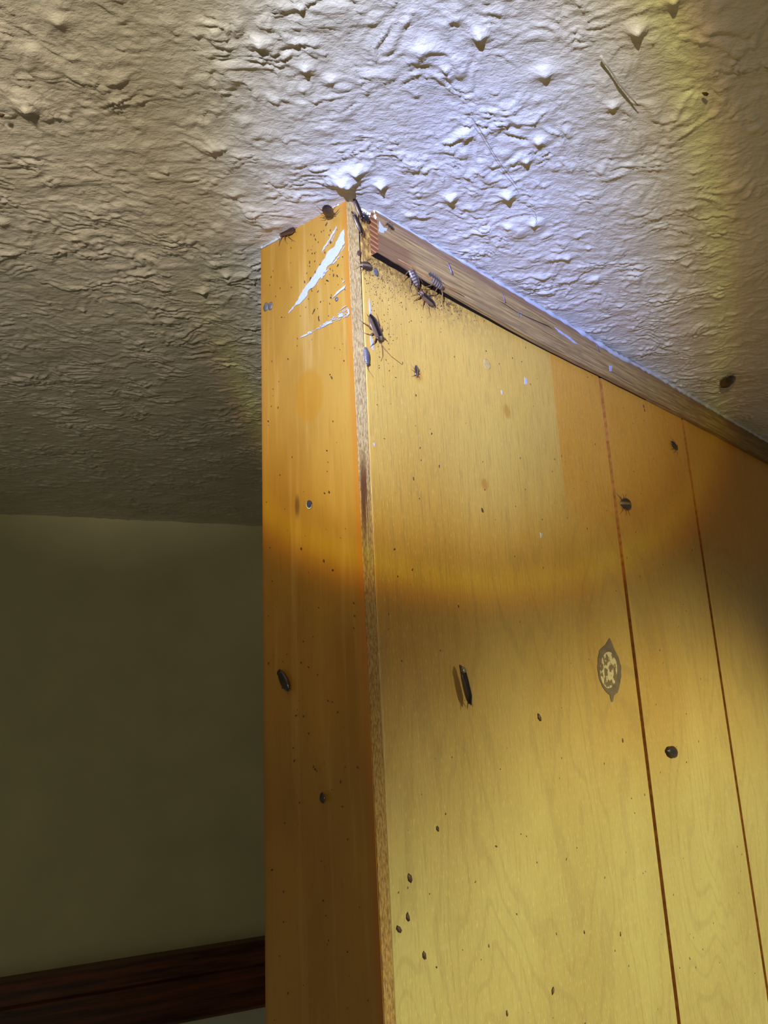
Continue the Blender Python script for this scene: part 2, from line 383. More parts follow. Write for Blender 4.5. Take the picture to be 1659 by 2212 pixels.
def linedist(P, d):
    return (GX - P.x) * d.y - (GY - P.y) * d.x
dist_a = np.abs(linedist(P1, dA)) + np.where((GX - P1.x) * dA.x + (GY - P1.y) * dA.y < -.002, 9, 0)
tt = np.clip((GX - P0.x) * dB.x + (GY - P0.y) * dB.y, 0, WB); dist_b = np.hypot(GX - P0.x - dB.x * tt, GY - P0.y - dB.y * tt)
dd = np.minimum(dist_a, dist_b); k = np.clip((dd - .001) / .011, 0, 1); h *= .22 + .78 * k * k * (3 - 2 * k)
GZ = H + .0012 - h
nx, ny = GX.shape
me = bpy.data.meshes.new('ceiling')
co = np.stack([GX, GY, GZ], -1).reshape(-1, 3).astype(np.float32)
me.vertices.add(len(co)); me.vertices.foreach_set('co', co.ravel())
ii, jj = np.meshgrid(np.arange(nx - 1), np.arange(ny - 1), indexing='ij'); a0 = (ii * ny + jj).ravel()
quads = np.stack([a0, a0 + 1, a0 + ny + 1, a0 + ny], -1).astype(np.int32)
me.loops.add(quads.size); me.loops.foreach_set('vertex_index', quads.ravel())
me.polygons.add(len(quads)); me.polygons.foreach_set('loop_start', np.arange(0, quads.size, 4, dtype=np.int32))
me.polygons.foreach_set('use_smooth', np.ones(len(quads), dtype=bool))
me.update(calc_edges=True); me.materials.append(V_C)
ceiling = bpy.data.objects.new('ceiling', me); COL.objects.link(ceiling); tag(ceiling, 'cream painted textured ceiling with rippled drips', kind='structure')

# ------------------------------------------------------------------ floor, back wall, door casing
bm = bmesh.new(); box(bm, -1.7, 1.7, -.7, 1.9, -.05, 0); tag(obj('floor', bm, V_FLOOR), kind='structure')
c1 = lw(0, 2111); c2 = lw(575, 2165); ztop = c1.z; zbot = c2.z
UL = .42                                                   # the doorway runs past the corner post
bm = bmesh.new()
box(bm, -1.2, 1.72, 0, .1, ztop - .02, .01); box(bm, -1.2, -.75, 0, .1, -H, ztop - .02); box(bm, UL + .1, 1.72, 0, .1, -H, ztop - .02)
wall_back = obj('wall_back', bm, V_W, None, FW); tag(wall_back, 'plain olive cream wall in the dim background', kind='structure')
bm = bmesh.new(); box(bm, -1.2, -1.1, -1.5, 0, -H, .01)
door = bpy.data.objects.new('door_1', None); COL.objects.link(door); door.matrix_world = FW @ Matrix.Translation((0, 0, -H)); tag(door, 'dark wood door casing over a pale door on the background wall', kind='structure')
bm.free()
bm = bmesh.new()                                            # stepped casing profile
prof = [(0, ztop), (-.016, ztop), (-.020, ztop - .006), (-.020, ztop - .022), (-.014, ztop - .027), (-.014, ztop - .046), (-.018, ztop - .052), (-.018, zbot + .004), (-.014, zbot), (0, zbot)]
va = [bm.verts.new((-.9, y, z + H)) for y, z in prof]; vb = [bm.verts.new((UL + .2, y, z + H)) for y, z in prof]
for i in range(len(prof)): bm.faces.new((va[i], va[(i + 1) % len(prof)], vb[(i + 1) % len(prof)], vb[i]))
bm.faces.new(va[::-1]); bm.faces.new(vb)
bmesh.ops.recalc_face_normals(bm, faces=bm.faces)
obj('door_casing', bm, V_D, door)
bm = bmesh.new(); box(bm, -.75, UL + .1, .05, .085, 0.0, ztop - .02 + H)
obj('door_leaf', bm, V_DOOR, door)
bm = bmesh.new()                                            # curved olive panel inside the doorway
pts = []
for k in range(25):
    x = -.75 + .78 * k / 24; zz = lw(480, 2188, -.03).z + H + .002
    pts.append(Vector((x, .03, zz - .05 * max(0, (x - lw(480, 2188, -.03).x) / .12) ** 2 * .9)))
pts = pts + [Vector((pts[-1].x, .03, zbot - .25 + H)), Vector((-.75, .03, zbot - .25 + H))]
prism(bm, pts, .01, Vector((0, 1, 0)))
bmesh.ops.recalc_face_normals(bm, faces=bm.faces)
obj('door_arc_panel', bm, V_W, door)

# ------------------------------------------------------------------ panelled wall (right) and its core
L_A = 1.66; PLY = .0078
crk = [(0.0, .0080), (-.12, .0086), (-.36, .0100), (-.6, .0112), (-H, .0112)]     # crack between board and panelling
def crack_u(z):
    for (za, ua), (zb, ub) in zip(crk, crk[1:]):
        if z >= zb: return ua + (ub - ua) * (z - za) / (zb - za)
    return crk[-1][1]
def gapw(z): return max(.0002, .0013 + z * .0095)
g1 = (la(1299, 800).x + la(1461, 2212).x) / 2; g2 = (la(1474, 900).x + la(1655, 2130).x) / 2
grooves = [g1, g2, g2 + .245, g2 + .39, g2 + .62, g2 + .80, g2 + 1.03]
GWD = .0021; GD = .0028
bm = bmesh.new()
zs = [.003, -.03, -.06, -.09, -.12, -.15, -.2, -.3, -.36, -.45, -.6, -1.2, -H]
def row(z):
    u0 = crack_u(min(z, 0)) + gapw(min(z, 0))
    P = [(u0, .006), (u0, .0005), (u0 + .0004, .0001), (u0 + .0012, 0)]
    for g in grooves: P += [(g - GWD, 0), (g - GWD * .55, GD), (g + GWD * .55, GD), (g + GWD, 0)]
    P += [(L_A, 0), (L_A, .006)]
    return [bm.verts.new((u, y, z)) for u, y in P]
R = [row(z) for z in zs]
for a, b in zip(R, R[1:]):
    for i in range(len(a) - 1):
        f = bm.faces.new((a[i], b[i], b[i + 1], a[i + 1]))
        if i == 0: f.material_index = 2  # panel side in the crack coloured black as painted shade
        if i >= 4 and (i - 4) % 4 in (0, 1, 2) and i < 4 + 4 * len(grooves) - 1 and (i - 4) % 4 != 3: f.material_index = 1
    bm.faces.new((a[-1], b[-1], b[0], a[0]))
bm.faces.new(R[0][::-1]); bm.faces.new(R[-1])
bmesh.ops.recalc_face_normals(bm, faces=bm.faces)
wall_right = obj('wall_right', bm, [V_A, V_GROOVE, V_GAP_SHADE], None, FA)
tag(wall_right, 'honey coloured grooved wood panelling on the right of the corner', kind='structure')
# the partition core behind both sheets
bm = bmesh.new()
q0 = IA @ P0; q0u = q0.x; q0y = q0.y
back = .054
core = [Vector((.0002, .0001 + .0062, 0)), Vector((L_A, .0062, 0)), Vector((L_A, back, 0)), Vector((q0u + .007, back, 0)), Vector((q0u + .0065, q0y + .003, 0))]
core[0] = Vector((.0068, .0064, 0))
for p in core: p.z = .003
prism(bm, core, -(H), Vector((0, 0, 1)))
bmesh.ops.recalc_face_normals(bm, faces=bm.faces)
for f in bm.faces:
    if f.normal.y < -.5: f.material_index = 1  # core front behind the crack blackened to read as shade
tag(obj('wall_left', bm, [V_HID, V_GAP_SHADE], None, FA), kind='structure')
bm = bmesh.new(); box(bm, q0u + .012, L_A, back, back + .006, -H, .003); tag(obj('wall_partition_far_face', bm, V_HID, None, FA), kind='structure')
bpy.data.objects['wall_partition_far_face'].name = 'wall_far'

# ------------------------------------------------------------------ end board (thing) with raw plywood edge
board = bpy.data.objects.new('end_board', None); COL.objects.link(board); board.matrix_world = FB @ Matrix.Translation((0, 0, 0))
tag(board, 'narrow amber lacquered plywood board capping the corner, smeared with white paint', 'board')
toppx = [(563.5, 539), (572, 534), (600, 519), (609, 513), (625, 503), (641, 490), (655, 481), (668, 473), (680, 466), (690, 458), (700, 452), (706, 453), (716, 449), (722, 441), (730, 437), (738, 433), (747, 431)]
top = [lb(*p) for p in toppx]; top[-1].x = WB
def right_shift(z):                                        # the board leans a touch: its free edge drifts along the panelling
    z = max(z, -.6); return .0038 * (-z) / .35
AtoB = IB @ FA
def edge_pt(u, z): p = AtoB @ Vector((u, 0, 0)); return Vector((p.x, p.y, z))
bm = bmesh.new(); zrow = [None, -.04, -.08, -.14, -.2, -.3, -.4, -.6, -H]; rows = []
for zz in zrow:
    r = []
    for i, p in enumerate(top):
        z = (p.z if p.z < .002 else .002) if zz is None else zz
        s = right_shift(z); e = edge_pt(s, z)
        f = p.x / WB; r.append(bm.verts.new((e.x * f if True else 0, e.y * f, z)))
    rows.append(r)
for a, b in zip(rows, rows[1:]):
    for i in range(len(a) - 1): bm.faces.new((a[i], b[i], b[i + 1], a[i + 1]))
geo = bmesh.ops.extrude_face_region(bm, geom=list(bm.faces))
offv = (AtoB.to_3x3() @ Vector((1, 0, 0))) * .0058
for v in [g for g in geo['geom'] if isinstance(g, bmesh.types.BMVert)]: v.co += offv
bmesh.ops.recalc_face_normals(bm, faces=bm.faces)
obj('board_face', bm, V_B, board)
# raw edge of the board, lipped forward of the veneer by a hair
bm = bmesh.new(); rr = []
for z in (.0015, -.02, -.05, -.09, -.12, -.15, -.2, -.28, -.36, -.45, -.6, -H):
    s = right_shift(z) + .0003; c = crack_u(z)
    P = [edge_pt(s, z), edge_pt(c - .0004, z), edge_pt(c, z)]
    o_ = -(AtoB.to_3x3() @ Vector((0, 1, 0)))
    rr.append([bm.verts.new(p) for p in (P[0] + o_ * .0003, P[1] + o_ * .0003, P[2] - o_ * .0003, P[2] - o_ * .0061, P[0] - o_ * .0061)])
for a, b in zip(rr, rr[1:]):
    for i in range(5): bm.faces.new((a[i], b[i], b[(i + 1) % 5], a[(i + 1) % 5]))
bm.faces.new(rr[0][::-1]); bm.faces.new(rr[-1])
bmesh.ops.recalc_face_normals(bm, faces=bm.faces)
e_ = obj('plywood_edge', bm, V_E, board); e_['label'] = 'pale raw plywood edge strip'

def ragged(pts, jit, n=4):
    out = []
    for i, p in enumerate(pts):
        q = pts[(i + 1) % len(pts)]
        m = max(1, int(math.hypot(q[0] - p[0], q[1] - p[1]) / n))
        for k in range(m):
            f = k / m; out.append((p[0] + (q[0] - p[0]) * f + (random.uniform(-jit, jit) if k else 0), p[1] + (q[1] - p[1]) * f + (random.uniform(-jit, jit) if k else 0)))
    return out
def plate(name, polys, mat, parent, proj, nrm=Vector((0, -1, 0)), off=.00004, thick=.00022, jit=.8, label=None, base=None):
    bm = bmesh.new()
    for pl in polys: prism(bm, [proj(x, y, 0) + nrm * off for x, y in ragged(pl, jit)], thick, nrm)
    bmesh.ops.recalc_face_normals(bm, faces=bm.faces)
    bmesh.ops.triangulate(bm, faces=[f for f in bm.faces if len(f.verts) > 4])
    o = obj(name, bm, mat, parent, base)
    if label: o['label'] = label
    return o
c1_ = lambda x, y: (540 + x / 5.53, 380 + y / 5.53)
c6_ = lambda x, y: (560 + x / 5.184, 620 + y / 5.184)
main = [c1_(*p) for p in [(1128, 640), (1136, 800), (1085, 880), (1040, 960), (975, 1050), (915, 1100), (900, 1165), (820, 1240), (770, 1320), (700, 1370), (690, 1420), (610, 1515), (545, 1550), (460, 1645), (545, 1535), (610, 1410), (700, 1280), (770, 1180), (850, 1060), (905, 980), (930, 910), (1000, 860), (1050, 770), (1090, 680)]]
plate('paint_smear', [main, [c1_(*p) for p in [(1035, 600), (1038, 625), (960, 765), (900, 850), (862, 920), (868, 890), (930, 780), (985, 690)]],
      [c1_(*p) for p in [(1080, 950), (1000, 1050), (985, 1055), (1050, 975)]], [c1_(*p) for p in [(945, 1110), (850, 1235), (855, 1215), (900, 1140)]],
      [c1_(*p) for p in [(1138, 835), (1095, 905), (1100, 890)]], [c1_(*p) for p in [(1015, 700), (980, 790), (975, 780)]]],
      V_PAINT, board, lb, jit=1.1, label='long white paint smear')
bits = [[c6_(*p) for p in [(450, 572), (520, 548), (545, 535), (540, 522), (500, 538)]], [c6_(*p) for p in [(985, 255), (1005, 245), (1014, 302), (985, 318), (978, 305), (998, 296)]],
        [c6_(*p) for p in [(740, 400), (775, 392), (812, 372), (815, 395), (780, 415), (748, 428), (735, 440), (700, 455), (702, 440)]], [c6_(*p) for p in [(540, 508), (565, 498), (590, 505), (588, 518), (550, 530)]], [c6_(*p) for p in [(885, 320), (920, 290), (938, 300), (935, 330), (890, 345)]]]
for k in range(120):
    f = random.random() ** .7; cx_ = 560 + (1000 - 560) * f; cy_ = 520 + (270 - 520) * f + random.uniform(-1, 1) * (8 + 48 * f ** 1.6)
    L_ = random.uniform(8, 34); W_ = random.uniform(1.2, 4.0); a_ = -.5 + random.uniform(-.12, .12); ca_, sa_ = math.cos(a_), math.sin(a_)
    if cx_ + L_ * .5 > 1012: continue
    bits.append([c6_(cx_ + x * ca_ - y * sa_, cy_ + x * sa_ + y * ca_) for x, y in ((-L_ / 2, 0), (0, -W_), (L_ / 2, 0), (0, W_))])
plate('paint_smear', bits, V_PAINT, board, lb, jit=.25, thick=.0001, label='scratchy broken lower paint smear')
plate('paint_smear', [[c1_(*p) for p in [(1145, 1305), (1130, 1345), (1060, 1400), (980, 1470), (1050, 1380)]], [c1_(*p) for p in [(1140, 1245), (1110, 1278), (1105, 1268)]], [c1_(*p) for p in [(1165, 1545), (1100, 1590), (1065, 1615), (1110, 1575)]]],
      V_PAINT, board, lb, jit=.5, label='short paint streaks')
plate('paint_chip', [[(712, 453), (718, 444), (728, 433), (732, 436), (732, 444), (722, 448)], [(680, 468), (690, 458), (693, 462), (684, 468)], [(664, 472), (670, 468), (668, 478)]], V_CREAM, board, lb, jit=.6)
plate('nail_hole', [[(668 + 6.2 * math.cos(a), 1090 + 9.5 * math.sin(a)) for a in np.linspace(0, 6.28, 11)[:-1]]], V_CREAM, board, lb, jit=1.0, thick=.0001)
plate('nail_hole', [[(668.5 + 5.6 * math.cos(a), 1089 + 8.6 * math.sin(a)) for a in np.linspace(0, 6.28, 11)[:-1]]], V_HOLE, board, lb, jit=.6)

MB = Matrix.Rotation(math.pi / 2, 4, 'X')                   # local z of the little domes -> out of the wall (-y)
def dome(name, px, py, rpx, rz, mat, parent, proj, ratio=1.4, h=.0006, label=None):
    c = proj(px, py, 0); e = proj(px + rpx, py, 0); r = (e - c).length
    bm = bmesh.new(); blob(bm, (0, 0, 0), r, r * ratio, h, rz, 14, 5, 0, .06)
    o = obj(name, bm, mat, parent, Matrix.Translation(c) @ MB)
    if label: o['label'] = label
    return o
dome('nail_head', 574.5, 663, 5, 0, V_METAL, board, lb); dome('nail_head', 584, 661, 4.6, 0, V_METAL, board, lb)
dome('nail_head', 727, 646, 3, 0, V_METAL, board, lb, 1.2)

# parts of the panelled wall
dome('nail_head', 812, 588, 5, 0, V_METAL, wall_right, la, 1.25); dome('paint_drop', 1052, 787, 7, 0, plain('dull_glue_drop', (.56, .37, .11), .6), wall_right, la, 1.0, .0001)
plate('paint_smear', [[(797, 645), (800, 660), (803, 688), (800, 684), (797, 668)], [(799, 720), (805, 735), (807, 757), (803, 752), (800, 735)]], V_PAINT, wall_right, la, jit=.5)
plate('paint_chip', [[(1133, 815), (1138, 820), (1137, 832), (1133, 830)], [(1082, 843), (1086, 846), (1084, 852)], [(1166, 1150), (1171, 1155), (1168, 1162)], [(806, 957), (810, 958), (809, 964)]], V_PAINT, wall_right, la, jit=.4)
c4_ = lambda x, y: (1230 + x / 6.636, 1360 + y / 6.636)
plug = plate('wood_patch', [[c4_(*p) for p in [(570, 120), (605, 190), (640, 280), (700, 400), (735, 530), (740, 660), (715, 800), (690, 900), (635, 945), (620, 1030), (600, 1040), (575, 940), (520, 890), (460, 800), (420, 690), (400, 560), (405, 400), (430, 290), (510, 220)]]], V_PLUG_RIM, wall_right, la, jit=.5, label='football shaped wood patch with a mottled centre')
pc = [(1313.5 + 18.5 * math.cos(a), 1447.5 + 39.5 * math.sin(a)) for a in np.linspace(0, 6.283, 25)[:-1]]
bm = bmesh.new(); prism(bm, [la(x, y, 0) + Vector((0, -.0002, 0)) for x, y in pc], .0002, Vector((0, -1, 0))); bmesh.ops.recalc_face_normals(bm, faces=bm.faces)
obj('patch_core', bm, V_PLUG, plug)

# ------------------------------------------------------------------ trim strip under the ceiling
TH = .0052
tf = lambda x, y: la(x, y, TH)
ft = [tf(818, 452), tf(1000, 559), tf(1200, 684), tf(1330, 768), tf(1400, 803), tf(1480, 840), tf(1490, 848), tf(1560, 893), tf(1659, 952)]
fb = [tf(812, 541), tf(1000, 648), tf(1180, 746), tf(1300, 806), tf(1470, 893), tf(1560, 941), tf(1659, 995)]
def interp(L, u):
    for a, b in zip(L, L[1:]):
        if u <= b.x: return a.z + (b.z - a.z) * max(0, (u - a.x)) / (b.x - a.x)
    return L[-1].z
u0 = (ft[0].x + fb[0].x) / 2
bm = bmesh.new(); rr = []
us = [u0 + (ft[-1].x - u0) * (k / 60) ** 1.4 for k in range(61)] + [.7, 1.0, 1.3, 1.655]
for u in us:
    zt = min(interp(ft, u), -.0006) + random.uniform(-.00012, .00012); zb = interp(fb, u) + random.uniform(-.00015, .00015)
    y0 = -.0001
    P = [(y0, zt + .0016), (-TH + .0006, zt + .0010), (-TH, zt), (-TH - .0001, (zt + zb) / 2), (-TH, zb + .0006), (-TH + .0007, zb), (-TH + .0007 + (TH - .0019) * min(.95, .12 + max(0, u - u0) / .17), zb + .0001), (y0 - .0002, zb + .0002), (y0, zb + .0012)]
    rr.append([bm.verts.new((u, y, z)) for y, z in P])
n = 9
for a, b in zip(rr, rr[1:]):
    for i in range(n):
        f = bm.faces.new((a[i], a[(i + 1) % n], b[(i + 1) % n], b[i]))
        if i in (6, 7) and a[0].co.x < .30: f.material_index = 2  # shade under the trim painted on, tapering along the strip
f = bm.faces.new(rr[0]); f.material_index = 1; bm.faces.new(rr[-1][::-1])
bmesh.ops.recalc_face_normals(bm, faces=bm.faces)
trim = obj('trim_1', bm, [V_T, V_TE, V_GAP_SHADE], None, FA); tag(trim, 'rough brown wooden trim strip between the panelling and ceiling', kind='structure')
# caulk / paint line along the trim top
bm = bmesh.new(); pts = []; rad = []
for k in range(150):
    u = u0 + .0 + (.56 - u0) * k / 149
    pts.append((u, -TH + .0003 + random.uniform(-.0004, .0003), min(interp(ft, u), -.0006) + .0006 + random.uniform(-.0002, .0002)))
    rad.append((.0007 + .0011 * min(1, k / 60)) * random.uniform(.6, 1.25))
tube(bm, pts, rad, 7)
o = obj('caulk_line', bm, V_PAINT, trim); o['label'] = 'ragged white caulk line'
# cream filler lump and white paint patch on the strip's end
lt = lambda x, y, o_: la(x, y, TH)
plate('paint_chip', [[(819, 478), (824, 486), (828, 492), (836, 494), (834, 500), (829, 499), (829, 504), (823, 503), (818, 500)]], V_PAINT, trim, lt, jit=.6)
plate('paint_chip', [[(1196, 706), (1212, 716), (1228, 727), (1240, 737), (1252, 746), (1240, 742), (1222, 728), (1206, 717)], [(1315, 790), (1322, 791), (1320, 803), (1316, 802)]], plain('blue_white_paint', (.42, .40, .52), .5), trim, lt, jit=.6)
bm = bmesh.new(); c = la(812, 462, TH * .7)
for k in range(12): blob(bm, (random.uniform(-.0022, .002), random.uniform(-.0035, .0035), random.uniform(-.0005, .0007)), random.uniform(.0006, .0012), random.uniform(.0006, .0012), random.uniform(.0005, .001), random.uniform(0, 3), 7, 3, 0, .3)
obj('filler_lump', bm, V_CREAM, trim, Matrix.Translation(c) @ MB)
def staple(px, py, qx, qy, mat=V_STAPLE, r=.00055):
    a = lt(px, py, 0); b = lt(qx, qy, 0); bm = bmesh.new()
    j = lambda p, f: p + Vector((random.uniform(-f, f), -.0001, random.uniform(-f, f)))
    mid = [j(a.lerp(b, k / 5), .0003) for k in range(1, 5)]
    tube(bm, [a + Vector((-.0006, .0012, .0)), a + Vector((0, -.0002, 0))] + mid + [b + Vector((0, -.0002, 0)), b + Vector((.0006, .0012, 0))], r, 6)
    return obj('staple', bm, mat, trim)
staple(969, 572, 976, 592, r=.0008); staple(1086, 637, 1091, 654); staple(1288, 744, 1294, 760); staple(1119, 674, 1121, 684, V_METAL, .0004); staple(1125, 674, 1127, 685, V_METAL, .0004)
# a long split running in the strip
bm = bmesh.new(); pts = []
for x, y in ((1060, 640), (1090, 657), (1117, 675), (1150, 690), (1185, 705), (1200, 716), (1240, 735)): pts.append(lt(x, y, 0) + Vector((0, .00005, 0)))
tube(bm, pts, [.0001, .00035, .0003, .00035, .0004, .0002, .0001], 5); obj('wood_split', bm, V_GAP_SHADE, trim)
bm = bmesh.new(); tube(bm, [lt(*p, 0) + Vector((0, -.00002, 0)) for p in ((860, 560), (890, 577), (925, 598), (965, 620), (1003, 641))], [.0002, .0005, .0006, .0006, .0002], 6)
o = obj('wood_splinter', bm, plain('orange_splinter', (.36, .16, .035), .5), trim); o['label'] = 'orange splinter along the lower edge'

# white caulk along the top-left of the end board
bm = bmesh.new(); pts = []; rad = []
for k in range(26):
    i = k / 25 * 5; a = top[int(min(i, 4))]; b = top[int(min(i, 4)) + 1]; p = a.lerp(b, i - int(min(i, 4)))
    pts.append((p.x, -.0003, p.z + .0004 + random.uniform(-.0002, .0002))); rad.append(random.uniform(.0003, .0008))
tube(bm, pts, rad, 6); obj('caulk_line', bm, V_PAINT, board)

# ------------------------------------------------------------------ stuff: droppings and plaster crumbs
def specks(name, label, spots, base, cat='droppings'):
    bm = bmesh.new()
    for (u, z, r, el, rot) in spots: blob(bm, (u, z, .00002), r, r * el, r * .5, rot, 6, 2, 0, .25)
    return tag(obj(name, bm, V_DROP, None, base @ MB if False else base), label, cat, kind='stuff')
def onB(base):      # dome-space frame: local (x, y) = (u, z), local z = outward
    return base @ MB
sp = []
R_ = random.Random(5)
def okA(u, z):
    return z < interp(fb, u) - .001 and u > crack_u(z) + .002
for k in range(210):
    u = R_.uniform(.012, .36); z = -R_.random() ** 1.2 * .42
    if okA(u, z): sp.append((u, z, R_.uniform(.00016, .00045), R_.uniform(1.1, 2.2), R_.gauss(0, .5)))
for k in range(380):
    u = .010 + abs(R_.gauss(0, .035)); z = interp(fb, u) - abs(R_.gauss(0, .009)) - .001
    if okA(u, z): sp.append((u, z, R_.uniform(.00008, .00028), R_.uniform(1, 2), R_.uniform(0, 3)))
for k in range(260):
    u = .014 + abs(R_.gauss(0, .010)); z = -.006 - abs(R_.gauss(0, .035))
    if okA(u, z) or (u < u0 - .001 and u > .0105): sp.append((u, z, R_.uniform(.00009, .0003), R_.uniform(1, 2.4), R_.uniform(0, 3)))
for k in range(170):
    u = .055 + abs(R_.gauss(0, .018)) + .0; z = interp(fb, u) - abs(R_.gauss(0, .0035)) - .0005
    if okA(u, z): sp.append((u, z, R_.uniform(.00015, .0004), R_.uniform(1, 2), R_.uniform(0, 3)))
for (px, py, r) in ((1042, 1103, 3), (885, 1897, 4), (881, 1981, 4), (862, 2008, 4), (916, 2065, 4), (1194, 2140, 4), (1165, 1550, 5), (1345, 1600, 3), (1095, 2190, 3), (1340, 2018, 2.5), (1262, 2014, 2), (1390, 878, 3), (1392, 886, 3), (945, 1790, 3), (775, 548, 5)):
    q = la(px, py); sp.append((q.x, q.z, r * .00028, 1.7, R_.gauss(0, .4)))
specks('droppings', 'dark insect droppings speckled over the honey panelling under the trim', [(u, z, r, el, rot) for u, z, r, el, rot in sp], onB(FA))
sp = []
for k in range(150):
    u = R_.uniform(.002, WB - .003); z = -.004 - R_.random() ** 1.1 * .42
    if z < np.interp(u, [p.x for p in top], [p.z for p in top]) - .001: sp.append((u, z, R_.uniform(.00012, .0004), R_.uniform(1, 2), R_.gauss(0, .6)))
for k in range(60):
    u = R_.uniform(.03, WB - .002); z = -.006 - R_.random() * .05; sp.append((u, z, R_.uniform(.00012, .0004), R_.uniform(1, 3), R_.gauss(0, .6)))
bm = bmesh.new()
for (u, z, r, el, rot) in sp: blob(bm, (u, z, .00008), r, r * el, r * .5, rot, 6, 2, 0, .25)
tag(obj('droppings', bm, V_DROP, board, MB), kind='stuff')
# crumbs of plaster where ceiling, board and trim meet
bm = bmesh.new()
for k in range(85):
    x = R_.uniform(766, 822); y = 428 + (x - 766) * .38 + R_.uniform(-4, 10)
    q = la(x, y); r = R_.uniform(.0004, .0011)
    blob(bm, (q.x, min(q.z, -.0002), R_.uniform(0, .0012)), r, r * R_.uniform(.6, 1.2), r * .9, R_.uniform(0, 3), 6, 3, 0, .35)
tag(obj('plaster_crumbs', bm, V_CREAM, None, onB(FA)), 'cream plaster crumbs packed in the top corner beside the trim end', 'plaster', kind='stuff')

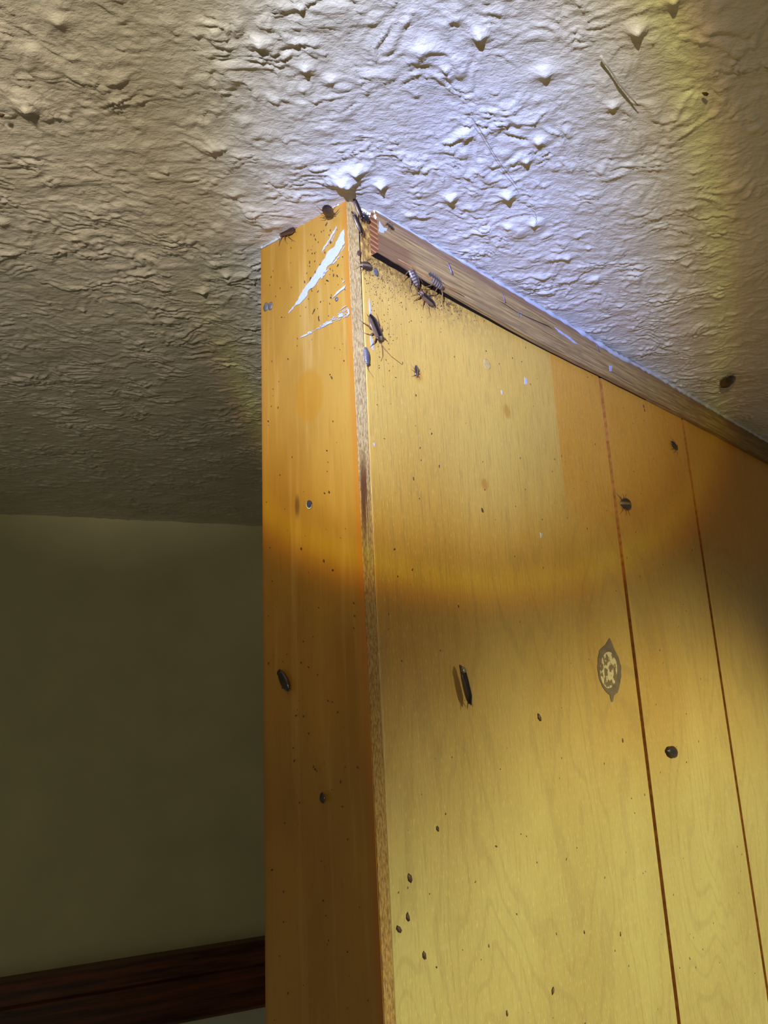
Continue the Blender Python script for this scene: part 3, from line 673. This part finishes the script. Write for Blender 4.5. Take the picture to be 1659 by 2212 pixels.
# ------------------------------------------------------------------ insects
def smooth_loft(bm, st, seg=16, mi=0, flat=.35):
    """st: list of (x, halfwidth, height, zcentre); underside flattened"""
    rings = []
    for x, wd, ht, zc in st:
        r = []
        for k in range(seg):
            a = 2 * math.pi * k / seg; s = math.sin(a)
            r.append(bm.verts.new((x, wd * math.cos(a), zc + ht * (s if s > 0 else s * flat))))
        rings.append(r)
    for a, b in zip(rings, rings[1:]):
        for k in range(seg):
            f = bm.faces.new((a[k], a[(k + 1) % seg], b[(k + 1) % seg], b[k])); f.smooth = True; f.material_index = mi
    f = bm.faces.new(rings[0]); f.material_index = mi; f = bm.faces.new(rings[-1][::-1]); f.material_index = mi
def roach(head, tail, surf, kind, label, ant=None, legs=True, tiny=False, lift=0.0, wide=1.0, group='cockroaches around the panelled corner', ants=True, tilt=0.0):
    fr, proj = {'A': (FA, la), 'B': (FB, lb), 'T': (FA, lambda x, y, o=0: la(x, y, TH)), 'C': (None, None)}[surf]
    if surf == 'C': h3, t3, nrm = on_ceiling(*head), on_ceiling(*tail), Vector((0, 0, -1))
    else: h3, t3 = fr @ proj(*head), fr @ proj(*tail); nrm = -fr.col[1].to_3d()
    xd = (h3 - t3); ln = xd.length; xd.normalize(); yd = nrm.cross(xd).normalized()
    m = Matrix((xd, yd, nrm)).transposed().to_4x4() @ Matrix.Rotation(tilt, 4, 'X')
    m.translation = (h3 + t3) / 2 + nrm * (.045 * ln + lift)
    m = m @ Matrix.Scale(ln, 4)
    root = bpy.data.objects.new('cockroach', None)
    W = wide
    mats = {'adult': I_BODY, 'nymph': I_NYMPH, 'striped': I_STRIPE, 'dark': I_DARK, 'rust': I_REST, 'grey': I_GREY, 'gloss': I_GLOSS}[kind]
    bm = bmesh.new()
    if kind in ('adult', 'rust'):
        st = [(-.47, .03, .02, .06), (-.42, .09, .05, .06), (-.3, .15, .075, .06), (-.1, .165, .085, .06), (.12, .155, .085, .06), (.28, .13, .075, .06), (.38, .085, .06, .055), (.44, .065, .055, .045), (.485, .045, .04, .035), (.5, .015, .015, .03)]
    elif kind == 'gloss':
        st = [(-.5, .05, .04, .08), (-.44, .22, .14, .08), (-.25, .36, .24, .08), (0, .42, .30, .08), (.22, .36, .26, .08), (.38, .22, .16, .08), (.5, .05, .04, .06)]
    else:
        st = [(-.5, .03, .02, .07), (-.45, .11, .05, .07), (-.33, .18, .09, .07), (-.12, .215, .11, .07), (.08, .205, .105, .07), (.22, .185, .095, .065), (.34, .145, .08, .06), (.42, .08, .06, .05), (.47, .06, .05, .04), (.5, .02, .015, .035)]
        # segment ridges
        ex = []
        for a, b in zip(st, st[1:]):
            for k in range(3):
                f = k / 3; q = [a[i] + (b[i] - a[i]) * f for i in range(4)]
                if -.45 < q[0] < .2: q[1] *= 1 + .03 * math.sin(q[0] * 88); q[2] *= 1 + .05 * math.sin(q[0] * 88)
                ex.append(tuple(q))
        st = ex + [st[-1]]
    st = [(x, w_ * W, h_, z) for x, w_, h_, z in st]
    smooth_loft(bm, st)
    for s in (-1, 1):
        tube(bm, [(-.42, s * .05, .06), (-.5, s * .09, .055), (-.57, s * .12, .05)], [.014, .012, .003], 5, 1)      # cerci
    if legs:
        LG = ((.30, .46, .36, .56, .50), (.16, .10, .40, -.02, .52), (.02, -.18, .36, -.46, .52))
        for s in (-1, 1):
            for (x0, x1, y1, x2, y2) in LG:
                j = random.uniform(-.05, .05)
                tube(bm, [(x0, s * .08, .03), (x0 + (x1 - x0) * .5, s * .2 * W, .055), (x1 * .75 + x0 * .25 + j, s * (y1 - .08), .07), (x1 + j, s * y1 * .92, .05), ((x1 + x2) / 2 + j, s * (y1 + y2) / 2, .0), (x2 + j, s * y2, -.036)],
                     [.02, .026, .022, .014, .010, .006], 5, 1)
    if ants:
        A = ant or (((.62, -.12), (.85, -.30), (1.05, -.62)), ((.62, .12), (.86, .26), (1.15, .38)))
        for s, path in zip((-1, 1), A):
            P = [(.47, s * .03, .045)] + [(x, y, .03 - .02 * i) for i, (x, y) in enumerate(path)]
            tube(bm, P, [.010] + [max(.004, .008 - .0015 * i) for i in range(len(path))], 5, 1)
    body_o = None
    if tiny:
        root = obj('cockroach', bm, [mats, I_LEG], None, None); root.matrix_world = m
    else:
        COL.objects.link(root); root.matrix_world = m
        obj('body', bm, [mats, I_LEG], root)
        if kind in ('adult', 'rust'):
            wm = I_WING if kind == 'adult' else I_REST
            for s in (-1, 1):
                bm = bmesh.new(); rr = []
                for i in range(15):
                    x = -.50 + .80 * i / 14; q = i / 14
                    hw = .185 * W * min(1, (q * 3.2 + .04) ** .55) * (1 - .22 * max(0, q - .7) / .3)
                    row = []
                    for k in range(9):
                        y = s * (hw * (k / 8) - .02); z = .075 + .085 * math.sqrt(max(0, 1 - (min(1, abs(y) / (hw + .002))) ** 2)) * min(1, q * 3 + .25) + .006 * (s + 1)
                        row.append(bm.verts.new((x, y, z)))
                    rr.append(row)
                for a, b in zip(rr, rr[1:]):
                    for k in range(8): bm.faces.new((a[k], a[k + 1], b[k + 1], b[k])).smooth = True
                g = bmesh.ops.solidify(bm, geom=list(bm.faces), thickness=.008)
                bmesh.ops.recalc_face_normals(bm, faces=bm.faces)
                obj('wing', bm, wm, root, None, True)
        if kind != 'gloss':
            bm = bmesh.new(); blob(bm, (0, 0, 0), .115, .150 * W, .055, 0, 20, 6)
            o = obj('pronotum', bm, I_PRO if kind in ('adult', 'nymph', 'striped') else mats, root, Matrix.Translation((.335, 0, .105)))
    tag(root, label, 'insect', group)
    return root
c2_ = lambda x, y: (740 + x / 5.53, 400 + y / 5.53)
c3_ = lambda x, y: (660 + x / 7.54, 400 + y / 7.54)
c4b = lambda x, y: (820 + x / 7.54, 540 + y / 7.54)
c5_ = lambda x, y: (740 + x / 7.54, 640 + y / 7.54)
roach((818, 742), (793, 682), 'A', 'adult', 'large brown cockroach head down beside the white paint streak, with one very long antenna', wide=1.2, ant=(((.75, .10), (1.05, .30), (1.45, .72)), ((.70, -.02), (.92, -.12), (1.08, -.30))))
roach(c4b(600, 700), c4b(868, 930), 'A', 'adult', 'winged cockroach with tan edged wings, lowest of the cluster under the trim', ant=(((.66, -.1), (.85, -.22), (1.10, -.5)), ((.62, .2), (.72, .3), (.80, .42))))
roach(c4b(350, 225), c4b(545, 655), 'A', 'striped', 'dark cockroach hanging tail down out of the crack under the trim', lift=.0022, wide=.95, ants=False)
roach(c4b(968, 688), c4b(650, 430), 'A', 'striped', 'grey banded cockroach nymph squeezed against the lower edge of the trim', lift=.0025, wide=1.0, ants=False)
roach(c4b(1240, 715), c4b(1395, 850), 'A', 'dark', 'small dark cockroach half hidden in the crack, furthest right under the trim', lift=.002, ants=False, wide=.7)
roach(c2_(200, 960), c2_(335, 985), 'A', 'nymph', 'tiny glossy nymph with tan centre beside the crack, left of the grey nail head', wide=1.3)
roach(c3_(1290, 600), c3_(1425, 725), 'T', 'nymph', 'small dark nymph on the end of the trim strip beside the white paint chip', wide=1.0, ants=False)
roach((712, 453), (704, 424), 'C', 'dark', 'short dark cockroach wedged between the ceiling and the top of the end board', wide=1.2, ants=False, lift=.0035)
roach(c1_(372, 712), c1_(562, 652), 'B', 'rust', 'rust brown cockroach along the ceiling line on the left of the end board', ants=False, wide=1.1)
roach(c3_(700, 215), c3_(855, 600), 'A', 'adult', 'long dark cockroach hanging from the ceiling at the very corner', ants=False, legs=False, wide=.75, lift=.0015)
roach(c3_(668, 480), c3_(835, 860), 'A', 'adult', 'cockroach lying along the plywood edge, its tail end in the crack', ants=False, legs=False, wide=.8, lift=.0025)
roach(c3_(870, 500), c3_(1000, 620), 'A', 'gloss', 'round glossy black insect at the corner beside the two long cockroaches', ants=False, legs=True, wide=.75, lift=.001)
roach(c5_(365, 1150), c5_(335, 850), 'A', 'grey', 'silvery grey nymph wedged in the crack below the largest cockroach', wide=.8, legs=False, ant=(((.62, .02), (.8, .2), (1.0, .45)), ((.6, .05), (.7, .1), (.75, .15))), lift=.0006)
roach((898, 816), (897, 790), 'A', 'nymph', 'tiny nymph above an amber stain on the pale panelling', ants=False, tiny=True)
roach((1563, 827), (1576, 802), 'C', 'dark', 'dark cockroach alone on the ceiling right of the trim', ants=False, wide=1.15, lift=.001, legs=False)
roach((1461, 972), (1446, 956), 'A', 'dark', 'small dark nymph on the panelling near the second groove under the trim', ants=False, tiny=True)
roach((1336, 1088), (1358, 1091), 'A', 'nymph', 'small dark nymph just right of the first groove in the panelling', ants=False, tiny=True, wide=1.3)
roach((1436, 1622), (1458, 1626), 'A', 'dark', 'small blurry black nymph between the two grooves, lowest on the panelling', ants=False, legs=False, tiny=True, wide=1.2)
roach((606, 1446), (628, 1492), 'B', 'dark', 'dark cockroach in the shade halfway down the end board', ants=False, legs=False, wide=.95)
roach((697, 1711), (699, 1735), 'B', 'dark', 'small round dark nymph, lowest insect on the end board', ants=False, legs=False, tiny=True, wide=1.6)
roach((982, 1437), (1002, 1524), 'A', 'adult', 'large cockroach standing off the panelling, alone left of the wood patch', ants=False, wide=.62, lift=.0015, legs=False)

# ------------------------------------------------------------------ bits on the ceiling
def strand(name, pxs, r, mat, label, cat, drop=.0022, jit=0):
    bm = bmesh.new(); pts = [on_ceiling(x, y, H - drop) for x, y in pxs]; tube(bm, pts, r, 6)
    return tag(obj(name, bm, mat, None), label, cat)
strand('straw', [(1298, 121), (1312, 142), (1324, 159), (1336, 178), (1352, 197), (1366, 214), (1379, 229)], [.0005, .0004, .0003, .00045, .00045, .0003, .00015], V_STRAW, 'short pale bristle stuck to the ceiling at the upper right', 'straw', .0017)
strand('hair', [(1019, 254), (1037, 280), (1060, 320), (1085, 360), (1105, 385), (1118, 403)], .00008, V_HAIR, 'thin dark hair stuck on the bright ceiling above the trim', 'hair', .0026)
strand('hair', [(1148, 452), (1156, 460), (1159, 470), (1157, 480)], .00008, V_HAIR, 'short curled hair on the ceiling close to the trim', 'hair', .0026)
bm = bmesh.new(); p = on_ceiling(1523, 202, H - .0018); blob(bm, (0, 0, 0), .0018, .0007, .0008, 0, 8, 3, 0, .3)
tag(obj('dirt_speck', bm, V_DROP, None, Matrix.Translation(p) @ Matrix.Rotation(math.pi, 4, 'X') @ Matrix.Rotation(-.5, 4, 'Z')), 'dark oblong dirt speck on the shaded ceiling at the upper right', 'dirt')
bm = bmesh.new(); p = on_ceiling(3, 248, H - .0025); blob(bm, (0, 0, 0), .0012, .001, .0008, 0, 8, 3, 0, .3)
tag(obj('dirt_speck', bm, V_DROP, None, Matrix.Translation(p) @ Matrix.Rotation(math.pi, 4, 'X')), 'black dirt speck on the ceiling at the left border', 'dirt')
